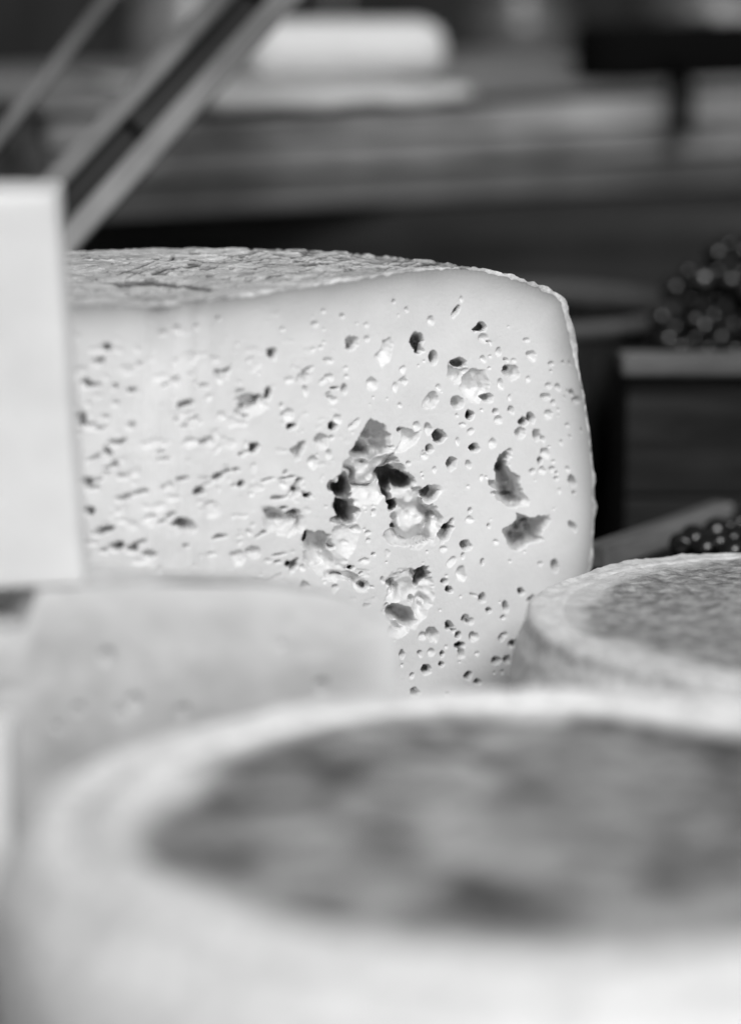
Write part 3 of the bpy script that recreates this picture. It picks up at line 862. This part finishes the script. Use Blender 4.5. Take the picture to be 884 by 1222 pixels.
pL, pR = at(60, 128, 1.586), at(905, 86, 1.80)
cz_top = (pL.z + pR.z) / 2
ang = math.atan2(pR.y - pL.y, pR.x - pL.x)
clen = math.hypot(pR.x - pL.x, pR.y - pL.y)
crate = empty('wooden_crate', ((pL.x + pR.x) / 2, (pL.y + pR.y) / 2, RT), ang)
tag(crate, 'shallow grey wooden crate with pale lid boards, carrying the white roll', 'crate')
hh = cz_top - RT
def crate_x(px):
    # place along the crate's front (local x) seen at photo column px
    t = np.linspace(0, 1, 400)[:, None]
    q = np.array(pL)[None] * (1 - t) + np.array(pR)[None] * t
    return float((t[np.argmin(np.abs(project(q)[0] - px)), 0] - .5) * clen)
nb = 3
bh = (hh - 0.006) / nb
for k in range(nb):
    box_part('slat', crate, (0, 0.006, bh * (k + .5)), (clen, 0.010, bh - 0.0022), (M_crate_shade, M_crate, M_crate2)[k])  # shade low on the crate front is put into the darker lower slats
for sx in (-1, 1):
    box_part('end_board', crate, (sx * (clen / 2 - .006), 0.16, (hh - .006) / 2), (0.012, 0.29, hh - 0.008), M_crate)
for k in range(3):
    box_part('lid_board', crate, (0, 0.045 + k * 0.103, hh - 0.003), (clen + .012, 0.101, 0.006), M_lid)
box_part('back_slat', crate, (0, 0.312, (hh - .006) / 2), (clen, 0.010, hh - .008), M_crate)
CT = cz_top

def rounded_roll(name, L, W, H, seed):
    bm = bmesh.new()
    bmesh.ops.create_cube(bm, size=1)
    bmesh.ops.scale(bm, vec=(L, W, H), verts=bm.verts)
    bmesh.ops.bevel(bm, geom=bm.edges[:], offset=H * .42, segments=6, affect='EDGES', profile=0.5)
    bmesh.ops.subdivide_edges(bm, edges=[e for e in bm.edges if e.calc_length() > .01], cuts=8, use_grid_fill=True)
    co = np.array([v.co[:] for v in bm.verts])
    d = 1 + 0.05 * fbm(co[:, 0] * 30 + 3, co[:, 1] * 30 + co[:, 2] * 40, seed, 3)
    for v, k in zip(bm.verts, d):
        v.co = v.co * k
        v.co.z = max(v.co.z, -H / 2)
    return bm_mesh(name, bm)
p = at(412, 90, 1.755)
roll = link('white_cheese_roll', rounded_roll('white_cheese_roll', 0.112, 0.045, 0.034, 601), M_loaf)
roll.location = (p.x, 1.775, CT + 0.0168)
roll.rotation_euler = (0, 0, R_(6))
tag(roll, 'soft white cheese roll lying on the lid of the grey crate', 'cheese')

bm = bmesh.new()
rows = []
for (yy_, zz_) in [(0.16, .0005), (0.10, .0005), (0.04, .0006), (0.0, .0008), (-0.008, .0002), (-0.0095, -.003), (-0.0097, -.0075)]:
    rows.append([bm.verts.new((xx_, yy_, zz_ + .0004 * math.sin(k * 2.1 + yy_ * 40) - (.0012 * math.sin(k * 1.7) if zz_ < -.003 else 0)))
                 for k, xx_ in enumerate(np.linspace(-.083, .083, 12))])
for a_, b_ in zip(rows[:-1], rows[1:]):
    for k in range(11):
        bm.faces.new((a_[k], a_[k + 1], b_[k + 1], b_[k]))
bmesh.ops.solidify(bm, geom=bm.faces[:], thickness=-0.0008)
bmesh.ops.recalc_face_normals(bm, faces=bm.faces)
sheet = link('paper_sheet', bm_mesh('paper_sheet', bm), M_sheet)
sheet.location = crate.location + Matrix.Rotation(ang, 3, 'Z') @ Vector((crate_x(398), 0.0015, CT - RT + .0004))
sheet.rotation_euler = (0, 0, ang)
tag(sheet, 'white paper sheet under the cheese roll, folded over the crate edge', 'paper')

# black case with a hanging strap
pc = at(712, 66, 1.79)
case = empty('black_case', crate.location + Matrix.Rotation(ang, 3, 'Z') @ Vector((crate_x(712) + .108, 0.017, CT - RT)), ang)
tag(case, 'flat black case with rounded end and hanging strap on the grey crate', 'case')
def slab(name, L, W, H, rad):
    bm = bmesh.new()
    pts = []
    for cx, a0 in ((L / 2, -90), (-L / 2, 90)):
        for k in range(13):
            a = R_(a0 + k * 15)
            pts.append(((cx + math.cos(a) * W / 2), math.sin(a) * W / 2))
    f = bm.faces.new([bm.verts.new((x, y, 0)) for x, y in pts])
    r = bmesh.ops.extrude_face_region(bm, geom=[f])
    bmesh.ops.translate(bm, vec=(0, 0, H), verts=[v for v in r['geom'] if isinstance(v, bmesh.types.BMVert)])
    bmesh.ops.bevel(bm, geom=[e for e in bm.edges if abs(e.verts[0].co.z - e.verts[1].co.z) < 1e-5], offset=rad, segments=3, affect='EDGES', profile=.5)
    bmesh.ops.recalc_face_normals(bm, faces=bm.faces)
    return bm_mesh(name, bm)
o = link('case_body', slab('case_body', 0.17, 0.046, 0.031, 0.004), M_black, case)
# strap: over the crate edge and down its front
cinv = Matrix.Rotation(-ang, 3, 'Z')
lp = cinv @ (Vector((at(748, 95, 1.75).x, 0, 0)) - Vector((case.location.x, 0, 0)))
sx = lp.x
fy = -0.055
st_me = bmesh.new()
path = [(-0.020, 0.012), (-0.026, 0.009), (-0.032, 0.003), (-0.0355, -0.004), (-0.0355, -0.014), (-0.0355, -0.030)]
rows = []
for (yy_, zz_) in path:
    rows.append([st_me.verts.new((sx + dx, yy_, zz_ + dz)) for dx, dz in ((-.006, 0), (.006, 0))])
for a, b in zip(rows[:-1], rows[1:]):
    st_me.faces.new((a[0], a[1], b[1], b[0]))
ex = bmesh.ops.solidify(st_me, geom=st_me.faces[:], thickness=0.0015)
bmesh.ops.recalc_face_normals(st_me, faces=st_me.faces)
link('strap', bm_mesh('strap', st_me), M_black, case)
pad = link('paper_pad', box_mesh('paper_pad', 0.16, 0.030, 0.006, 0.002), M_paper, None, False)
pad.location = case.location + Matrix.Rotation(ang, 3, 'Z') @ Vector((0.06, 0.016, 0.0342))
pad.rotation_euler = (0, 0, ang + .05)
tag(pad, 'thin light grey paper pad lying on the black case', 'paper')

# stoneware jars behind
def jar(px, Y, z, r, h, mat, label):
    j = empty('stoneware_jar', (at(px, 50, Y).x, Y, z))
    tag(j, label, 'jar')
    def no(X, Y_, Z, Rg):
        return 0.0004 * fbm(X * 30, Y_ * 30 + Z * 30, 611, 2)
    lathe('body', [(0.001, h * .94), (r * .62, h * .94), (r * .66, h), (r * .74, h), (r * .76, h * .92), (r * .98, h * .78), (r, h * .5), (r * .9, h * .12), (r * .8, .0006), (.001, .0006)], 48, mat, j, no, sub=70)
    lathe('lid', [(0.0005, h + .022), (r * .16, h + .021), (r * .18, h + .012), (r * .6, h + .008), (r * .78, h + .002), (r * .78, h - .001), (.0005, h - .001)], 48, mat, j, no, sub=50)
jar(222, 1.93, RT, 0.036, 0.115, M_glass, 'squat mid-grey stoneware jar behind the left end of the crate')
jar(615, 2.12, RT, 0.040, 0.105, M_glass2, 'dark lidded stoneware jar behind the crate, next to the black case')
jar(845, 2.15, RT, 0.050, 0.12, M_glass2, 'wide dark stoneware jar behind the black case')

# ================================================================== slanting struts (folding stand) behind the block
def strut(pa, pb, wide, label, gap=True):
    a, b = Vector(pa), Vector(pb)
    L = (b - a).length
    xax = (b - a).normalized()
    view = Vector((0, 1, -0.1)).normalized()
    yax = view - xax * view.dot(xax)
    yax.normalize()
    zax = xax.cross(yax)
    root = bpy.data.objects.new('wooden_strut', None)
    col.objects.link(root)
    root.empty_display_size = .02
    root.matrix_world = Matrix(((xax.x, yax.x, zax.x, a.x), (xax.y, yax.y, zax.y, a.y), (xax.z, yax.z, zax.z, a.z), (0, 0, 0, 1)))
    tag(root, label, 'strut')
    if gap:
        box_part('rail', root, (L / 2, 0, wide * .34), (L, 0.014, wide * .30), M_strut)
        box_part('rail', root, (L / 2, 0, -wide * .34), (L, 0.014, wide * .34), M_strut)
        box_part('web', root, (L / 2, 0.006, 0), (L * .98, 0.005, wide * .40), M_strutd)
        for k in range(5):
            box_part('rung', root, (L * (.12 + k * .19), -0.001, 0), (0.010, 0.008, wide * .40), M_strutd)
    else:
        box_part('rail', root, (L / 2, 0, 0), (L, 0.012, wide), M_crate)
    return root
def down_to_table(px1, py1, Y1_, px2, py2, Y2_):
    a, b = at(px1, py1, Y1_), at(px2, py2, Y2_)
    t = (0.008 - a.z) / (b.z - a.z)
    return a + (b - a) * t, a + (b - a) * 1.45
a, b = down_to_table(70, 255, 1.43, 300, 0, 1.50)
strut(a, b, 0.034, 'slanting double-railed wooden strut leaning behind the white block')
a, b = down_to_table(10, 150, 1.52, 128, 0, 1.56)
strut(a, b, 0.006, 'thin single slanting wooden strut beyond the double-railed one', gap=False)

# ================================================================== round basket
bk = empty('round_basket', (0.073, 1.585, 0))
tag(bk, 'small round splint basket with a pale hoop rim behind the cut cheese', 'basket')
BR, BH = 0.083, 0.122
def hoop(name, R, z, h, th, mat, n=72):
    V = []
    an = np.linspace(0, 2 * np.pi, n, endpoint=False)
    for a in an:
        for (dr, dz) in ((0, 0), (th, 0), (th, h), (0, h), (0, 0)):
            V.append(((R + dr) * math.cos(a), (R + dr) * math.sin(a), z + dz))
    return link(name, grid_mesh(name, np.array(V), n, 5, True), mat, bk, False)
hoop('rim_hoop', BR - .003, BH - .005, 0.007, 0.006, M_hoop)
hoop('band', 0.0605, 0.062, 0.012, 0.0035, M_bask)
hoop('band', 0.0525, 0.008, 0.012, 0.0035, M_bask)
stave = None
for k in range(30):
    a = 2 * math.pi * k / 30
    if stave is None:
        bm = bmesh.new()
        rows = []
        for t in np.linspace(0, 1, 5):
            r = 0.052 + (BR - 0.052) * t ** .9
            z = 0.0006 + (BH - .004) * t
            w = r * 2 * math.pi / 30 * .46
            rows.append([bm.verts.new((r, -w, z)), bm.verts.new((r + .0012, 0, z)), bm.verts.new((r, w, z))])
        for p_, q_ in zip(rows[:-1], rows[1:]):
            for i in range(2):
                bm.faces.new((p_[i], p_[i + 1], q_[i + 1], q_[i]))
        bmesh.ops.solidify(bm, geom=bm.faces[:], thickness=0.0014)
        bmesh.ops.recalc_face_normals(bm, faces=bm.faces)
        stave = bm_mesh('stave', bm)
        o = link('stave', stave, M_bask, bk, False)
    else:
        o = link('stave', stave, None, bk, False)
    o.rotation_euler = (0, 0, a)
bm = bmesh.new()
bmesh.ops.create_circle(bm, cap_ends=True, segments=40, radius=0.0515)
bmesh.ops.translate(bm, vec=(0, 0, .004), verts=bm.verts)
link('bottom', bm_mesh('bottom', bm), M_bask, bk, False)

# ================================================================== box of dark fruit
BX0, BX1, BY0, BY1, BZ = 0.1175, 0.46, 1.40, 1.496, 0.1245
bxr = empty('fruit_box', ((BX0 + BX1) / 2, BY0, 0))
tag(bxr, 'dark wooden box with a pale front ledge, heaped with dark fruit', 'box')
W = BX1 - BX0
for k in range(2):
    box_part('front_board', bxr, (0, 0.008, 0.0288 + k * 0.0575), (W, 0.012, 0.0565), M_box)
    box_part('back_board', bxr, (0, BY1 - BY0 - .008, 0.0288 + k * 0.0575), (W, 0.012, 0.0565), M_box)
for s_ in (-1, 1):
    box_part('end_board', bxr, (s_ * (W / 2 - .006), (BY1 - BY0) / 2, 0.0575), (0.012, BY1 - BY0 - .030, 0.113), M_box)
box_part('ledge', bxr, (0, 0.004, BZ - .0045), (W + .006, 0.024, 0.009), M_ledge, bev=.002)
ins = box_part('liner', bxr, (0, (BY1 - BY0) / 2, 0.105), (W - .026, 0.066, 0.004), M_dark, rot=(R_(17), 0, 0))

def fruit_mesh(seed, r):
    bm = bmesh.new()
    bmesh.ops.create_uvsphere(bm, u_segments=18, v_segments=12, radius=r)
    for v in bm.verts:
        c = v.co
        k = 1 + .04 * math.sin(3 * math.atan2(c.y, c.x) + seed)
        c.x *= k
        c.y *= k
        c.z *= 1.06
        if c.z > r * .86:                      # dimple at the stem
            c.z -= (c.z - r * .86) * 1.6
    return bm_mesh('dark_fruit', bm)
FM = [fruit_mesh(k, 0.0056 + .0004 * k) for k in range(3)]
for m in FM:
    m.materials.append(M_fruit)
def fruit(p, label, group, sc=1.0):
    o = link('dark_fruit', random.choice(FM))
    o.location = p
    sc *= random.uniform(.65, 1.2)
    o.scale = (sc, sc, sc)
    o.rotation_euler = (random.uniform(0, 3), random.uniform(0, 3), random.uniform(0, 6))
    tag(o, label, 'fruit', group)
lab = 'glossy dark round fruit heaped in the ledged wooden box'
for lay in range(5):
    for j in range(lay, 6):
        for i in range(14):
            x = BX0 + .022 + (i + .5 * ((j + lay) % 2)) * 0.0128 + random.uniform(-.0008, .0008)
            y = BY0 + .021 + (j - .5 * (lay % 2)) * .0115 + random.uniform(-.0008, .0008)
            z = 0.107 + (y - (BY0 + BY1) / 2) * math.tan(R_(17)) + 0.006 + lay * .0112
            if x < 0.131 + .006 * lay or random.random() < .10 * lay or (lay == 0 and 0 < j < 4 and i % 2):
                continue
            fruit((x, y, z), lab, 'dark fruit in the ledged box')

# ================================================================== shallow tray with fruit
q0, q1 = at(706, 638, 1.292), at(846, 600, 1.378)
ta = math.atan2(q1.y - q0.y, q1.x - q0.x)
tl = math.hypot(q1.x - q0.x, q1.y - q0.y) + .004
tray = empty('fruit_tray', (q0.x, q0.y, 0), ta)
tag(tray, 'shallow open wooden tray with pale rail, holding loose dark fruit', 'tray')
TW, THh = 0.093, 0.060
box_part('side_rail', tray, (tl / 2, -.004, .0245), (tl, 0.009, .049), M_dark)
box_part('lath', tray, (tl / 2, -.004, .0545), (tl + .006, 0.011, .011), M_ledge)
box_part('side_rail', tray, (tl / 2, -TW, 0.018), (tl, 0.009, 0.036), M_box)
for x in (0.005, tl - .005):
    box_part('end_rail', tray, (x, -TW / 2 - .002, 0.018), (0.009, TW - .013, 0.036), M_box)
box_part('floor', tray, (tl / 2, -TW / 2 - .002, 0.0225), (tl - .019, TW - .014, 0.038), M_dark)
Mt = Matrix.Translation((q0.x, q0.y, 0)) @ Matrix.Rotation(ta, 4, 'Z')
lab = 'glossy dark round fruit lying in the shallow open tray'
for lay in range(1, 3):
    for i in range(8 - lay):
        for j in range(6 - lay):
            x = .015 + (i + lay * .5) * (tl - .030) / 7 + random.uniform(-.001, .001)
            y = -(.016 + (j + lay * .5) * (TW - .030) / 5) + random.uniform(-.001, .001)
            p_ = Mt @ Vector((x, y, 0.0415 + .006 + (lay - 1) * 0.0100))
            fruit(p_, lab, 'dark fruit in the tray')
